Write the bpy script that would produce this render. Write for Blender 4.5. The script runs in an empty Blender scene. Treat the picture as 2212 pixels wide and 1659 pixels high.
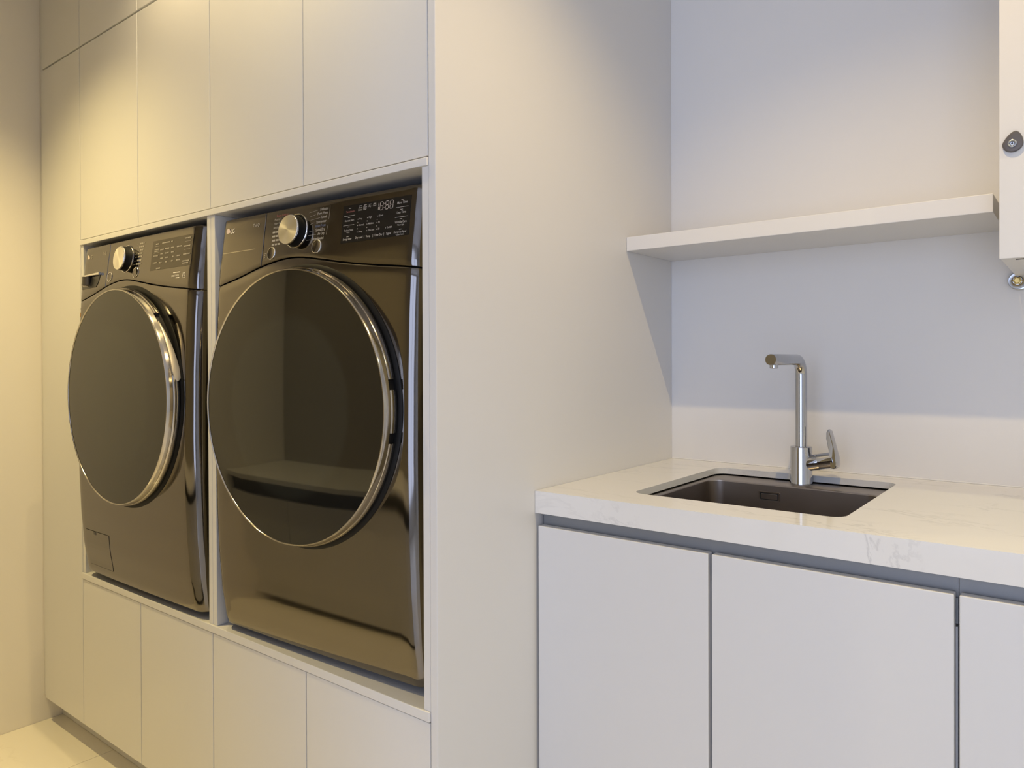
import bpy, bmesh, math, random
from mathutils import Vector, Matrix

random.seed(7)
SC = bpy.context.scene
COL = SC.collection
PI = math.pi
R = math.radians

# ------------------------------------------------------------------ camera
YAW, PITCH, ROLL, FPX, SHY = R(38.0728), R(-0.3262), R(-0.2118), 1597.77, -40.74
CAM = Vector((0.9579, -0.9942, 1.2229))
Fw = Vector((-math.sin(YAW) * math.cos(PITCH), math.cos(YAW) * math.cos(PITCH), math.sin(PITCH)))
Rt = Fw.cross(Vector((0, 0, 1))).normalized()
Up = Rt.cross(Fw)
R2 = Rt * math.cos(ROLL) + Up * math.sin(ROLL)
U2 = -Rt * math.sin(ROLL) + Up * math.cos(ROLL)
cd = bpy.data.cameras.new('camera')
cd.sensor_fit = 'HORIZONTAL'
cd.sensor_width = 36.0
cd.lens = FPX / 2212.0 * 36.0
cd.shift_y = SHY / 2212.0
cd.clip_start = 0.02
cam = bpy.data.objects.new('camera', cd)
COL.objects.link(cam)
M = Matrix((R2, U2, -Fw)).transposed().to_4x4()
M.translation = CAM
cam.matrix_world = M
SC.camera = cam

# ------------------------------------------------------------------ light and exposure
SC.view_settings.view_transform = 'Standard'
SC.view_settings.look = 'None'
SC.view_settings.gamma = 1.0
SC.view_settings.use_curve_mapping = False
SC.view_settings.exposure = 0.0
SC.cycles.use_denoising = True
SC.cycles.max_bounces = 8
SC.cycles.diffuse_bounces = 5
SC.cycles.glossy_bounces = 4
SC.cycles.use_adaptive_sampling = True
SC.cycles.adaptive_threshold = 0.02
SC.cycles.sample_clamp_indirect = 6.0
SC.cycles.caustics_reflective = False
SC.cycles.caustics_refractive = False

W = bpy.data.worlds.new('daylight')
SC.world = W
W.use_nodes = True
W.node_tree.nodes['Background'].inputs[0].default_value = (0.72, 0.84, 1.0, 1)
W.node_tree.nodes['Background'].inputs[1].default_value = 0.3

WARM = (1.0, 0.77, 0.39)
AISLE = (1.0, 0.77, 0.33)
SINKW = (1.0, 0.72, 0.31)
RIGHTW = (1.0, 0.90, 0.50)
DAY = (0.61, 0.71, 1.0)
CEIL = 2.60
ROW_Y = 0.033
P_LAUNDRY, P_AISLE_FILL, P_SECOND, P_SINK, P_RIGHT, P_DAY = 25.0, 104.0, 28.0, 46.0, 38.0, 46.0
WIN = (0.10, 2.30, 0.20, 2.45)      # x0 x1 z0 z1 of the window in the front wall
FRONT_Y = -3.0

ld = bpy.data.lights.new('window_daylight', 'AREA')
ld.shape = 'RECTANGLE'
ld.size = WIN[1] - WIN[0] - 0.1
ld.size_y = WIN[3] - WIN[2] - 0.1
ld.energy = P_DAY
ld.color = DAY
lo = bpy.data.objects.new('window_daylight', ld)
COL.objects.link(lo)
lo.location = ((WIN[0] + WIN[1]) / 2, FRONT_Y - 0.03, (WIN[2] + WIN[3]) / 2)
lo.rotation_euler = (R(90), 0, 0)       # -Z axis points to +Y


# ------------------------------------------------------------------ materials
def mat(name, col, rough=0.5, metal=0.0, spec=0.5, bump=None, coat=0.0, emit=None, var=None):
    m = bpy.data.materials.new(name)
    m.use_nodes = True
    nt = m.node_tree
    b = nt.nodes['Principled BSDF']
    b.inputs['Base Color'].default_value = (*col, 1)
    b.inputs['Roughness'].default_value = rough
    b.inputs['Metallic'].default_value = metal
    b.inputs['Specular IOR Level'].default_value = spec
    b.inputs['Coat Weight'].default_value = coat
    b.inputs['Coat Roughness'].default_value = 0.04
    if emit:
        b.inputs['Emission Color'].default_value = (*emit[:3], 1)
        b.inputs['Emission Strength'].default_value = emit[3]
    tc = nt.nodes.new('ShaderNodeTexCoord')
    if var:
        n = nt.nodes.new('ShaderNodeTexNoise')
        n.inputs['Scale'].default_value = var[0]
        n.inputs['Detail'].default_value = 3
        mx = nt.nodes.new('ShaderNodeMix')
        mx.data_type = 'RGBA'
        mx.inputs[6].default_value = (*[c * (1 - var[1]) for c in col], 1)
        mx.inputs[7].default_value = (*[min(1, c * (1 + var[1])) for c in col], 1)
        nt.links.new(tc.outputs['Object'], n.inputs['Vector'])
        nt.links.new(n.outputs['Fac'], mx.inputs[0])
        nt.links.new(mx.outputs[2], b.inputs['Base Color'])
    if bump:
        n2 = nt.nodes.new('ShaderNodeTexNoise')
        n2.inputs['Scale'].default_value = bump[0]
        n2.inputs['Detail'].default_value = 2
        bp = nt.nodes.new('ShaderNodeBump')
        bp.inputs['Strength'].default_value = bump[1]
        bp.inputs['Distance'].default_value = 0.002
        nt.links.new(tc.outputs['Object'], n2.inputs['Vector'])
        nt.links.new(n2.outputs['Fac'], bp.inputs['Height'])
        nt.links.new(bp.outputs['Normal'], b.inputs['Normal'])
    return m


def marble(name, base, vein, rough, scale=1.0, amount=0.55):
    m = mat(name, base, rough, 0, 0.5)
    nt = m.node_tree
    b = nt.nodes['Principled BSDF']
    tc = nt.nodes.new('ShaderNodeTexCoord')
    mp = nt.nodes.new('ShaderNodeMapping')
    mp.inputs['Rotation'].default_value = (0.4, 0.3, 0.55)
    mp.inputs['Scale'].default_value = (1.6 * scale, 4.2 * scale, 2.2 * scale)
    nt.links.new(tc.outputs['Object'], mp.inputs['Vector'])
    n1 = nt.nodes.new('ShaderNodeTexNoise')
    n1.inputs['Scale'].default_value = 2.2
    n1.inputs['Detail'].default_value = 7
    n1.inputs['Roughness'].default_value = 0.62
    n1.inputs['Distortion'].default_value = 1.1
    nt.links.new(mp.outputs['Vector'], n1.inputs['Vector'])
    # thin veins where the noise crosses one value
    sub = nt.nodes.new('ShaderNodeMath'); sub.operation = 'SUBTRACT'; sub.inputs[1].default_value = 0.5
    ab = nt.nodes.new('ShaderNodeMath'); ab.operation = 'ABSOLUTE'
    rp = nt.nodes.new('ShaderNodeValToRGB')
    rp.color_ramp.elements[0].position = 0.0
    rp.color_ramp.elements[0].color = (1, 1, 1, 1)
    rp.color_ramp.elements[1].position = 0.022
    rp.color_ramp.elements[1].color = (0, 0, 0, 1)
    nt.links.new(n1.outputs['Fac'], sub.inputs[0])
    nt.links.new(sub.outputs[0], ab.inputs[0])
    nt.links.new(ab.outputs[0], rp.inputs['Fac'])
    n2 = nt.nodes.new('ShaderNodeTexNoise')      # veins come and go
    n2.inputs['Scale'].default_value = 1.9
    n2.inputs['Detail'].default_value = 2
    nt.links.new(mp.outputs['Vector'], n2.inputs['Vector'])
    r2 = nt.nodes.new('ShaderNodeValToRGB')
    r2.color_ramp.elements[0].position = 0.50
    r2.color_ramp.elements[1].position = 0.68
    nt.links.new(n2.outputs['Fac'], r2.inputs['Fac'])
    mu = nt.nodes.new('ShaderNodeMath'); mu.operation = 'MULTIPLY'
    nt.links.new(rp.outputs['Color'], mu.inputs[0])
    nt.links.new(r2.outputs['Color'], mu.inputs[1])
    mu2 = nt.nodes.new('ShaderNodeMath'); mu2.operation = 'MULTIPLY'; mu2.inputs[1].default_value = amount
    nt.links.new(mu.outputs[0], mu2.inputs[0])
    mx = nt.nodes.new('ShaderNodeMix'); mx.data_type = 'RGBA'
    mx.inputs[6].default_value = (*base, 1)
    mx.inputs[7].default_value = (*vein, 1)
    nt.links.new(mu2.outputs[0], mx.inputs[0])
    nt.links.new(mx.outputs[2], b.inputs['Base Color'])
    return m


def brushed(name, col, rough, stretch):
    m = mat(name, col, rough, 1.0)
    nt = m.node_tree
    b = nt.nodes['Principled BSDF']
    tc = nt.nodes.new('ShaderNodeTexCoord')
    mp = nt.nodes.new('ShaderNodeMapping')
    mp.inputs['Scale'].default_value = stretch
    n = nt.nodes.new('ShaderNodeTexNoise')
    n.inputs['Scale'].default_value = 6
    n.inputs['Detail'].default_value = 3
    mr = nt.nodes.new('ShaderNodeMapRange')
    mr.inputs['To Min'].default_value = rough - 0.05
    mr.inputs['To Max'].default_value = rough + 0.07
    nt.links.new(tc.outputs['Object'], mp.inputs['Vector'])
    nt.links.new(mp.outputs['Vector'], n.inputs['Vector'])
    nt.links.new(n.outputs['Fac'], mr.inputs['Value'])
    nt.links.new(mr.outputs['Result'], b.inputs['Roughness'])
    return m


LAM = mat('white_laminate', (0.70, 0.695, 0.69), 0.38, spec=0.35, bump=(90, 0.02))
CARC = mat('carcass_board', (0.70, 0.69, 0.68), 0.5, spec=0.3)
PAINT = mat('wall_paint', (0.76, 0.755, 0.75), 0.75, spec=0.2, bump=(160, 0.05))
PAINTL = mat('cream_wall_paint', (0.81, 0.77, 0.70), 0.75, spec=0.2, bump=(160, 0.05))
PAINTD = mat('darkened_wall_paint', (0.34, 0.315, 0.27), 0.8, spec=0.2, bump=(160, 0.05))  # alcove wall colour darkened, as if unlit, to dim the dryer glass reflection
CEILM = mat('ceiling_paint', (0.80, 0.79, 0.78), 0.85, spec=0.1, bump=(120, 0.03))
STONE = marble('white_marble_quartz', (0.79, 0.775, 0.745), (0.42, 0.41, 0.41), 0.09)
TILE = marble('cream_floor_tile', (0.82, 0.78, 0.69), (0.50, 0.45, 0.38), 0.16, 0.6, 0.18)
GROUT = mat('grey_grout', (0.42, 0.38, 0.32), 0.9, bump=(300, 0.2))
STEELB = mat('graphite_enamel', (0.182, 0.169, 0.159), 0.085, 1.0, bump=(3.5, 0.015))
SIDEM = mat('dark_side_paint', (0.05, 0.045, 0.045), 0.35)
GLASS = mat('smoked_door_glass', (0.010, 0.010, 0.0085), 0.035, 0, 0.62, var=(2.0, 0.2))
CHROME = mat('polished_chrome', (0.47, 0.475, 0.49), 0.06, 1.0, bump=(2.0, 0.01))
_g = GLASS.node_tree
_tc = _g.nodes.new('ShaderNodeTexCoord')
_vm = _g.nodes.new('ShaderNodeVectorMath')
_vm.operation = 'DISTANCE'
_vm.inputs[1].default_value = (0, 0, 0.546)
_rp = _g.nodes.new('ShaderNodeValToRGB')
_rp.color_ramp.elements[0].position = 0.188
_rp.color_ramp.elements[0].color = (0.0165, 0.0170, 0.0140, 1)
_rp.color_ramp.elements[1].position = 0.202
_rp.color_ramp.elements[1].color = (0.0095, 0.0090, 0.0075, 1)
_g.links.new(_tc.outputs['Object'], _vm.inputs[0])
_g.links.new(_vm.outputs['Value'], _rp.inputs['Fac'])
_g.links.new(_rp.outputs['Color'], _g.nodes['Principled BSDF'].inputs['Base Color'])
RINGM = mat('satin_chrome_ring', (0.50, 0.47, 0.43), 0.12, 1.0, bump=(2.0, 0.01))
HANDLE = mat('satin_handle', (0.72, 0.66, 0.56), 0.38, 0.55, bump=(40, 0.01))
BLACK = mat('black_plastic', (0.010, 0.010, 0.011), 0.28, bump=(200, 0.02))
RUBBER = mat('black_rubber', (0.006, 0.006, 0.006), 0.5, spec=0.2, bump=(200, 0.05))
KNOBF = mat('spun_knob_face', (0.90, 0.87, 0.78), 0.28, 1.0)
_n = KNOBF.node_tree
_tg = _n.nodes.new('ShaderNodeTangent')
_tg.direction_type = 'RADIAL'
_tg.axis = 'Y'
_n.links.new(_tg.outputs['Tangent'], _n.nodes['Principled BSDF'].inputs['Tangent'])
_n.nodes['Principled BSDF'].inputs['Anisotropic'].default_value = 0.85
DISPM = mat('display_glass', (0.012, 0.011, 0.010), 0.10, 0, 0.5, var=(9, 0.15))
DISPW = mat('tinted_display', (0.075, 0.065, 0.055), 0.16, 0.6, 0.5, var=(9, 0.1))
BRIGHT = mat('bright_chrome', (0.90, 0.88, 0.85), 0.10, 1.0, bump=(2.0, 0.01))
WHITEPR = mat('white_print', (0.85, 0.80, 0.75), 0.5, var=(400, 0.05))
PRINT = mat('grey_print', (0.46, 0.43, 0.38), 0.5, var=(400, 0.08))
PRINTD = mat('dim_print', (0.36, 0.33, 0.29), 0.5, var=(400, 0.08))
PRINTR = mat('red_print', (0.34, 0.11, 0.10), 0.5, var=(400, 0.08))
PRINTB = mat('blue_print', (0.16, 0.19, 0.30), 0.5, var=(400, 0.08))
DIGIT = mat('digit_print', (0.62, 0.55, 0.47), 0.5, var=(400, 0.08))
LOGOM = mat('pale_logo', (0.75, 0.62, 0.56), 0.4, var=(400, 0.06))
ORANGE = mat('orange_sticker', (0.75, 0.36, 0.05), 0.5, var=(200, 0.08))
STEEL = brushed('sink_steel', (0.36, 0.315, 0.275), 0.30, (1, 40, 1))
CHANNEL = mat('grey_pull_channel', (0.27, 0.275, 0.28), 0.45, 0.2, bump=(120, 0.02))
GREYPL = mat('grey_lock_plastic', (0.085, 0.075, 0.075), 0.38, bump=(300, 0.05))
ZINC = mat('zinc_fitting', (0.55, 0.57, 0.60), 0.28, 1.0, bump=(60, 0.05))
BRASS = mat('brass', (0.50, 0.36, 0.13), 0.30, 1.0, bump=(60, 0.05))
WHITEP = mat('white_enamel', (0.64, 0.63, 0.62), 0.35, bump=(70, 0.05))
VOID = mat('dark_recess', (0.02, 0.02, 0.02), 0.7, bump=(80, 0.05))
LENS = mat('lamp_lens', (0.9, 0.85, 0.75), 0.4, emit=(1.0, 0.78, 0.45, 9.0), bump=(80, 0.05))
SEAL = mat('white_sealant', (0.84, 0.83, 0.80), 0.35, bump=(90, 0.1))


# ------------------------------------------------------------------ mesh helpers
class MB:
    def __init__(s):
        s.v, s.f = [], []

    def add(s, vs, fs):
        o = len(s.v)
        s.v += [tuple(p) for p in vs]
        s.f += [tuple(i + o for i in f) for f in fs]

    def box(s, x0, x1, y0, y1, z0, z1):
        s.add([(x0, y0, z0), (x1, y0, z0), (x1, y1, z0), (x0, y1, z0), (x0, y0, z1), (x1, y0, z1), (x1, y1, z1), (x0, y1, z1)],
              [(0, 3, 2, 1), (4, 5, 6, 7), (0, 1, 5, 4), (1, 2, 6, 5), (2, 3, 7, 6), (3, 0, 4, 7)])

    def grid(s, rows, closed=False):
        """rows: list of equal-length point lists"""
        n = len(rows[0])
        vs = [p for r in rows for p in r]
        fs = []
        for i in range(len(rows) - 1):
            for j in range(n if closed else n - 1):
                k = (j + 1) % n
                fs.append((i * n + j, i * n + k, (i + 1) * n + k, (i + 1) * n + j))
        s.add(vs, fs)

    def cap(s, pts):
        s.add(pts, [tuple(range(len(pts)))])

    def tube(s, path, rad, n=20, caps=True):
        rows = []
        path = [Vector(p) for p in path]
        nrm = None
        for i, p in enumerate(path):
            a = path[max(0, i - 1)]
            b = path[min(len(path) - 1, i + 1)]
            t = (b - a).normalized()
            if nrm is None:
                nrm = t.orthogonal().normalized()
            nrm = (nrm - t * nrm.dot(t)).normalized()
            bn = t.cross(nrm)
            rr = rad[i] if isinstance(rad, (list, tuple)) else rad
            rows.append([p + nrm * math.cos(2 * PI * k / n) * rr + bn * math.sin(2 * PI * k / n) * rr for k in range(n)])
        s.grid(rows, True)
        if caps:
            s.cap(rows[0][::-1])
            s.cap(rows[-1])

    def lathe_y(s, prof, cx=0, cz=0, n=96, a0=0.0, a1=2 * PI, yf=None):
        """profile of (radius, y) revolved round the y axis through (cx, cz)"""
        full = abs(a1 - a0 - 2 * PI) < 1e-6
        m = n if full else n + 1
        rows = []
        for r, y in prof:
            row = []
            for k in range(m):
                a = a0 + (a1 - a0) * k / n
                x, z = cx + r * math.cos(a), cz + r * math.sin(a)
                row.append((x, y + (yf(x, z) if yf else 0), z))
            rows.append(row)
        s.grid(rows, full)
        return rows

    def build(s, name, m, parent=None, smooth=False, bevel=0.0, seg=2, weld=True):
        me = bpy.data.meshes.new(name)
        me.from_pydata(s.v, [], s.f)
        bm = bmesh.new()
        bm.from_mesh(me)
        if weld:
            bmesh.ops.remove_doubles(bm, verts=bm.verts, dist=1e-6)
        bmesh.ops.recalc_face_normals(bm, faces=bm.faces)
        if bevel:
            es = [e for e in bm.edges if len(e.link_faces) == 2 and e.calc_face_angle(0) > 0.6]
            bmesh.ops.bevel(bm, geom=es, offset=bevel, segments=seg, profile=0.6, affect='EDGES', clamp_overlap=True)
        if smooth:
            for f in bm.faces:
                f.smooth = True
            for e in bm.edges:
                if len(e.link_faces) == 2 and e.calc_face_angle(0) > R(38):
                    e.smooth = False
        bm.to_mesh(me)
        bm.free()
        me.materials.append(m)
        o = bpy.data.objects.new(name, me)
        COL.objects.link(o)
        if parent:
            o.parent = parent
        return o


def box(name, d, m, parent=None, bevel=0.0012):
    b = MB()
    b.box(*d)
    return b.build(name, m, parent, bevel=bevel)


def empty(name, loc=(0, 0, 0), rz=0.0):
    o = bpy.data.objects.new(name, None)
    o.empty_display_size = 0.05
    COL.objects.link(o)
    o.location = loc
    o.rotation_euler = (0, 0, rz)
    return o


def tag(o, label, cat, group=None):
    o['label'] = label
    o['category'] = cat
    if group:
        o['group'] = group
    return o


def struct(o, label=None):
    o['kind'] = 'structure'
    if label:
        o['label'] = label
    return o


def off(d, o):
    return (d[0] - o[0], d[1] - o[0], d[2] - o[1], d[3] - o[1], d[4] - o[2], d[5] - o[2])


def rrect(x0, x1, y0, y1, r, z, n=8):
    pts = []
    for cx, cy, a in ((x1 - r, y1 - r, 0), (x0 + r, y1 - r, 90), (x0 + r, y0 + r, 180), (x1 - r, y0 + r, 270)):
        for k in range(n + 1):
            t = R(a + 90 * k / n)
            pts.append((cx + r * math.cos(t), cy + r * math.sin(t), z))
    return pts


def text_polys(body, size, align='LEFT', sx=1.0):
    """outline text turned into flat triangles: returns (points2d, faces)"""
    cu = bpy.data.curves.new('t', 'FONT')
    cu.body = body
    cu.size = size
    cu.resolution_u = 3
    cu.offset = size * 0.006
    cu.align_x = align
    ob = bpy.data.objects.new('t', cu)
    COL.objects.link(ob)
    me = bpy.data.meshes.new_from_object(ob)
    pts = [(v.co.x * sx, v.co.y) for v in me.vertices]
    fs = [tuple(p.vertices) for p in me.polygons]
    bpy.data.objects.remove(ob)
    bpy.data.curves.remove(cu)
    bpy.data.meshes.remove(me)
    return pts, fs


# ------------------------------------------------------------------ the room
XL, XR, YB, YA = -1.872, 3.0, 0.98, -1.26
FZ = -0.004
XA = 0.0                                    # end of the alcove behind the photographer's left
struct(box('floor', (XL - 0.1, XR + 0.1, FRONT_Y - 0.1, YB + 0.1, FZ - 0.08, FZ - 0.0015), GROUT, bevel=0), 'tiled floor of cream polished tiles')
floor = bpy.data.objects['floor']
T = 0.6
tile_mesh = {}
x = -1.48 - T
while x < XR:
    y = -0.42 - 5 * T
    while y < YB:
        a0, a1 = max(x, XL) + 0.001, min(x + T, XR) - 0.001
        b0, b1 = max(y, FRONT_Y) + 0.001, min(y + T, YB) - 0.001
        cx, cy = (a0 + a1) / 2, (b0 + b1) / 2
        hidden = (cy > 0.4) or (cx < XA - 0.1 and cy < YA - 0.3)
        if a1 - a0 > 0.02 and b1 - b0 > 0.02 and not hidden:
            key = (round(a1 - a0, 3), round(b1 - b0, 3))
            hx, hy = key[0] / 2, key[1] / 2
            if key not in tile_mesh:
                o = box('floor_tile', (-hx, hx, -hy, hy, -0.008, 0), TILE, floor, bevel=0.0008)
                tile_mesh[key] = o
            else:
                o = tile_mesh[key].copy()
                COL.objects.link(o)
                o.parent = floor
            o.location = (cx, cy, FZ)
        y += T
    x += T

struct(box('ceiling', (XL - 0.1, XR + 0.1, FRONT_Y - 0.1, YB + 0.1, CEIL, CEIL + 0.1), CEILM, bevel=0), 'plain white ceiling')
struct(box('wall_back', (XL - 0.1, XR + 0.1, YB, YB + 0.1, FZ - 0.08, CEIL), PAINT, bevel=0), 'white painted wall behind sink and shelf')
struct(box('wall_left', (XL - 0.1, XL, YA - 0.1, YB, FZ - 0.08, CEIL), PAINTL, bevel=0), 'cream painted wall at the far left')
struct(box('wall_alcove', (XL, XA, YA - 0.1, YA, FZ - 0.08, CEIL), PAINTD, bevel=0), 'darkened wall of the alcove opposite the machines')
struct(box('wall_return', (XA - 0.1, XA, FRONT_Y, YA - 0.1, FZ - 0.08, CEIL), PAINT, bevel=0), 'short return wall behind the camera')
struct(box('wall_right', (XR, XR + 0.1, FRONT_Y - 0.1, YB, FZ - 0.08, CEIL), PAINT, bevel=0), 'white wall far to the right')
wf = MB()
x0, x1, z0, z1 = WIN
wf.box(XA - 0.1, x0, FRONT_Y - 0.1, FRONT_Y, FZ - 0.08, CEIL)
wf.box(x1, XR, FRONT_Y - 0.1, FRONT_Y, FZ - 0.08, CEIL)
wf.box(x0, x1, FRONT_Y - 0.1, FRONT_Y, FZ - 0.08, z0)
wf.box(x0, x1, FRONT_Y - 0.1, FRONT_Y, z1, CEIL)
struct(wf.build('wall_front', PAINT, weld=False), 'white wall with the window behind the camera')
w1 = struct(empty('window_1', ((x0 + x1) / 2, FRONT_Y - 0.02, z0)), 'white framed window behind the camera')
hw, hh = (x1 - x0) / 2, z1 - z0
for nm, d in (('window_frame', (-hw, -hw + 0.05, -0.05, 0.01, 0, hh)), ('window_frame', (hw - 0.05, hw, -0.05, 0.01, 0, hh)),
              ('window_frame', (-hw + 0.05, hw - 0.05, -0.05, 0.01, hh - 0.05, hh)), ('window_sill', (-hw + 0.05, hw - 0.05, -0.05, 0.04, 0, 0.05)),
              ('mullion', (-0.025, 0.025, 0.0, 0.02, 0.05, hh - 0.05))):
    box(nm, d, LAM, w1, 0.002)


# ------------------------------------------------------------------ downlights
def downlight(x, y, power, col, label, half=66, blend=1.0):
    t = tag(empty('ceiling_downlight', (x, y, CEIL)), label, 'downlight', 'ceiling downlights above the cabinets')
    b = MB()
    prof = [(0.030, 0.004), (0.034, -0.001), (0.046, -0.004), (0.050, -0.002), (0.050, 0.0)]
    rows = [[(r * math.cos(2 * PI * k / 40), r * math.sin(2 * PI * k / 40), z) for k in range(40)] for r, z in prof]
    b.grid(rows, True)
    b.build('trim_ring', LAM, t, True)
    b = MB()
    b.cap([(0.031 * math.cos(2 * PI * k / 32), 0.031 * math.sin(2 * PI * k / 32), 0.0) for k in range(32)][::-1])
    b.cap([(0.031 * math.cos(2 * PI * k / 32), 0.031 * math.sin(2 * PI * k / 32), 0.0002) for k in range(32)])
    b.build('lens', LENS, t)
    l = bpy.data.lights.new('downlight_lamp', 'SPOT')
    l.energy = power
    l.color = col
    l.spot_size = R(2 * half)
    l.spot_blend = blend
    l.shadow_soft_size = 0.010
    o = bpy.data.objects.new('downlight_lamp', l)
    COL.objects.link(o)
    o.parent = t
    o.location = (0, 0, -0.012)
    return t


downlight(-0.85, -0.13, P_LAUNDRY, WARM, 'small round ceiling downlight close to the laundry doors', 62, 1.0)
downlight(-1.32, -0.60, P_AISLE_FILL, AISLE, 'added round fill downlight over the aisle before the washing machine', 54, 1.0)  # fill lamp added to even out the light on the laundry doors
downlight(-0.32, -0.15, P_SECOND, AISLE, 'small round ceiling downlight above the dryer doors', 58, 1.0)
downlight(0.66, ROW_Y, P_SINK, SINKW, 'small round ceiling downlight above the sink counter', 61, 0.75)
downlight(1.95, ROW_Y, P_RIGHT, RIGHTW, 'small round ceiling downlight to the right of the sink', 62, 0.6)

# ------------------------------------------------------------------ tall laundry joinery
XD = [-0.018 - 0.38 * (4 - i) for i in range(5)]       # door lines
XF = -1.838
ZT, ZU, ZRB = 1.6075, 2.210, 1.5895
ZS, ZSB = 0.5638, 0.5445
ZK = 0.085
TH, G = 0.019, 0.0016


def door(x0, x1, z0, z1, parent, org, y=0.0, m=LAM):
    return box('door', off((x0 + G, x1 - G, y, y + TH, z0, z1), org), m, parent, 0.0013)


def unit(name, label, xs, z0, z1, cat='cabinet', depth=0.60, gap=(0.0015, 0.0015), group=None, carc=True):
    org = ((xs[0] + xs[-1]) / 2, 0.02, z0)
    t = tag(empty(name, org), label, cat, group)
    if carc:
        box('carcass', off((xs[0] + 0.001, xs[-1] - 0.001, 0.0215, depth, z0 + 0.0005, z1 - 0.0005), org), CARC, t, 0)
    for a, b in zip(xs[:-1], xs[1:]):
        door(a, b, z0 + gap[0], z1 - gap[1], t, org)
    return t


tag(box('filler_strip', (XL + 0.0005, XF - 0.001, 0.008, 0.022, ZK, CEIL - 0.001), LAM, None), 'narrow white filler strip between cream wall and tall door', 'filler strip')
unit('tall_cabinet', 'tall narrow white cabinet left of the washing machine', [XF, XD[0]], ZK, ZU, gap=(0, 0.003))
unit('top_cabinet', 'small white top cabinet above the tall narrow cabinet', [XF, XD[0]], ZU, CEIL - 0.002, gap=(0.003, 0.002))
unit('top_cabinet', 'white top cabinet pair, upper row above the washing machine', [XD[0], XD[1], XD[2]], ZU, CEIL - 0.002, gap=(0.003, 0.002))
unit('top_cabinet', 'white top cabinet pair, upper row above the dryer', [XD[2], XD[3], XD[4]], ZU, CEIL - 0.002, gap=(0.003, 0.002))
unit('overhead_cabinet', 'white two-door overhead cabinet directly above the washing machine', [XD[0], XD[1], XD[2]], ZT, ZU, gap=(0, 0.003))
unit('overhead_cabinet', 'white two-door overhead cabinet directly above the right-hand dryer', [XD[2], XD[3], XD[4]], ZT, ZU, gap=(0, 0.003))
unit('base_cabinet', 'white two-door base cabinet under the washing machine', [XD[0], XD[1], XD[2]], ZK, ZSB, gap=(0, 0.0025))
unit('base_cabinet', 'white two-door base cabinet under the dryer', [XD[2], XD[3], XD[4]], ZK, ZSB, gap=(0, 0.0025))
tag(box('top_rail', (XD[0] + 0.0005, XD[4] - 0.0008, -0.0035, 0.60, ZRB, ZT - 0.0028), LAM, None, 0.0015), 'long white rail over the machine niches', 'rail')
tag(box('appliance_shelf', (XD[0] + 0.0005, XD[4] - 0.0008, -0.0035, 0.72, ZSB + 0.0005, ZS), LAM, None, 0.0015), 'long white shelf carrying the washing machine and dryer', 'shelf')
for lab, a, b in (('white open niche holding the washing machine', XD[0], XD[2]), ('white open niche holding the dryer', XD[2], XD[4])):
    org = ((a + b) / 2, 0, ZS)
    t = tag(empty('appliance_niche', org), lab, 'niche', 'machine niches')
    z0, z1 = ZS + 0.0002, ZRB - 0.0002
    box('side_panel', off((a + 0.0006, a + 0.018, 0.001, 0.72, z0, z1), org), LAM, t, 0.001)
    box('side_panel', off((b - 0.018, b - 0.0006, 0.001, 0.72, z0, z1), org), LAM, t, 0.001)
    box('back_panel', off((a + 0.0185, b - 0.0185, 0.722, 0.73, z0, z1), org), CARC, t, 0)
tag(box('end_panel', (-0.0178, 0.0, 0.0005, YB - 0.0005, 0.0, CEIL - 0.002), LAM, None, 0.0015), 'wide white end panel between laundry wall and sink counter', 'panel')
tag(box('toe_kick', (XL + 0.001, -0.0185, 0.064, 0.080, FZ + 0.0005, ZK - 0.001), LAM, None, 0.001), 'recessed white toe kick under the laundry cabinets', 'toe kick')

# ------------------------------------------------------------------ machines
HM = 0.990
HWX = 0.343
RC = 0.036
ZDOOR = 0.546
PROF = [(-0.01, 0.066), (0.0, 0.062), (0.03, 0.0555), (0.10, 0.0455), (0.20, 0.038), (0.30, 0.034), (0.45, 0.0315), (0.60, 0.0330),
        (0.72, 0.0365), (0.83, 0.0425), (0.86, 0.0450), (0.92, 0.0530), (0.985, 0.0610), (1.0, 0.063)]


def yprof(z):
    for (a, ya), (b, yb) in zip(PROF[:-1], PROF[1:]):
        if z <= b:
            t = min(1, max(0, (z - a) / (b - a)))
            t = t * 0.5 + 0.5 * t * t * (3 - 2 * t)
            return ya + (yb - ya) * t
    return PROF[-1][1]


def corner(x):
    d = abs(x) - (HWX - RC)
    c = 0.004 * (x / HWX) ** 2
    if d <= 0:
        return c
    d = min(d, RC)
    return c + RC - math.sqrt(max(0, RC * RC - d * d))


def S(x, z):
    return yprof(z) + corner(x)


SEAM = [(-0.343, 0.8225), (-0.24, 0.8415), (-0.157, 0.8605), (-0.10, 0.870), (-0.05, 0.8742), (0.0, 0.8715), (0.06, 0.862), (0.13, 0.850),
        (0.21, 0.839), (0.30, 0.829), (0.343, 0.8235)]


def seam(x):
    P = SEAM
    if x <= P[0][0]:
        return P[0][1]
    for i in range(len(P) - 1):
        if x <= P[i + 1][0]:
            x0, x1 = P[i][0], P[i + 1][0]
            t = (x - x0) / (x1 - x0)
            m0 = (P[i + 1][1] - P[max(0, i - 1)][1]) / (P[i + 1][0] - P[max(0, i - 1)][0]) * (x1 - x0)
            j = min(len(P) - 1, i + 2)
            m1 = (P[j][1] - P[i][1]) / (P[j][0] - P[i][0]) * (x1 - x0)
            return (2 * t ** 3 - 3 * t * t + 1) * P[i][1] + (t ** 3 - 2 * t * t + t) * m0 + (-2 * t ** 3 + 3 * t * t) * P[i + 1][1] + (t ** 3 - t * t) * m1
    return P[-1][1]


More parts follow.
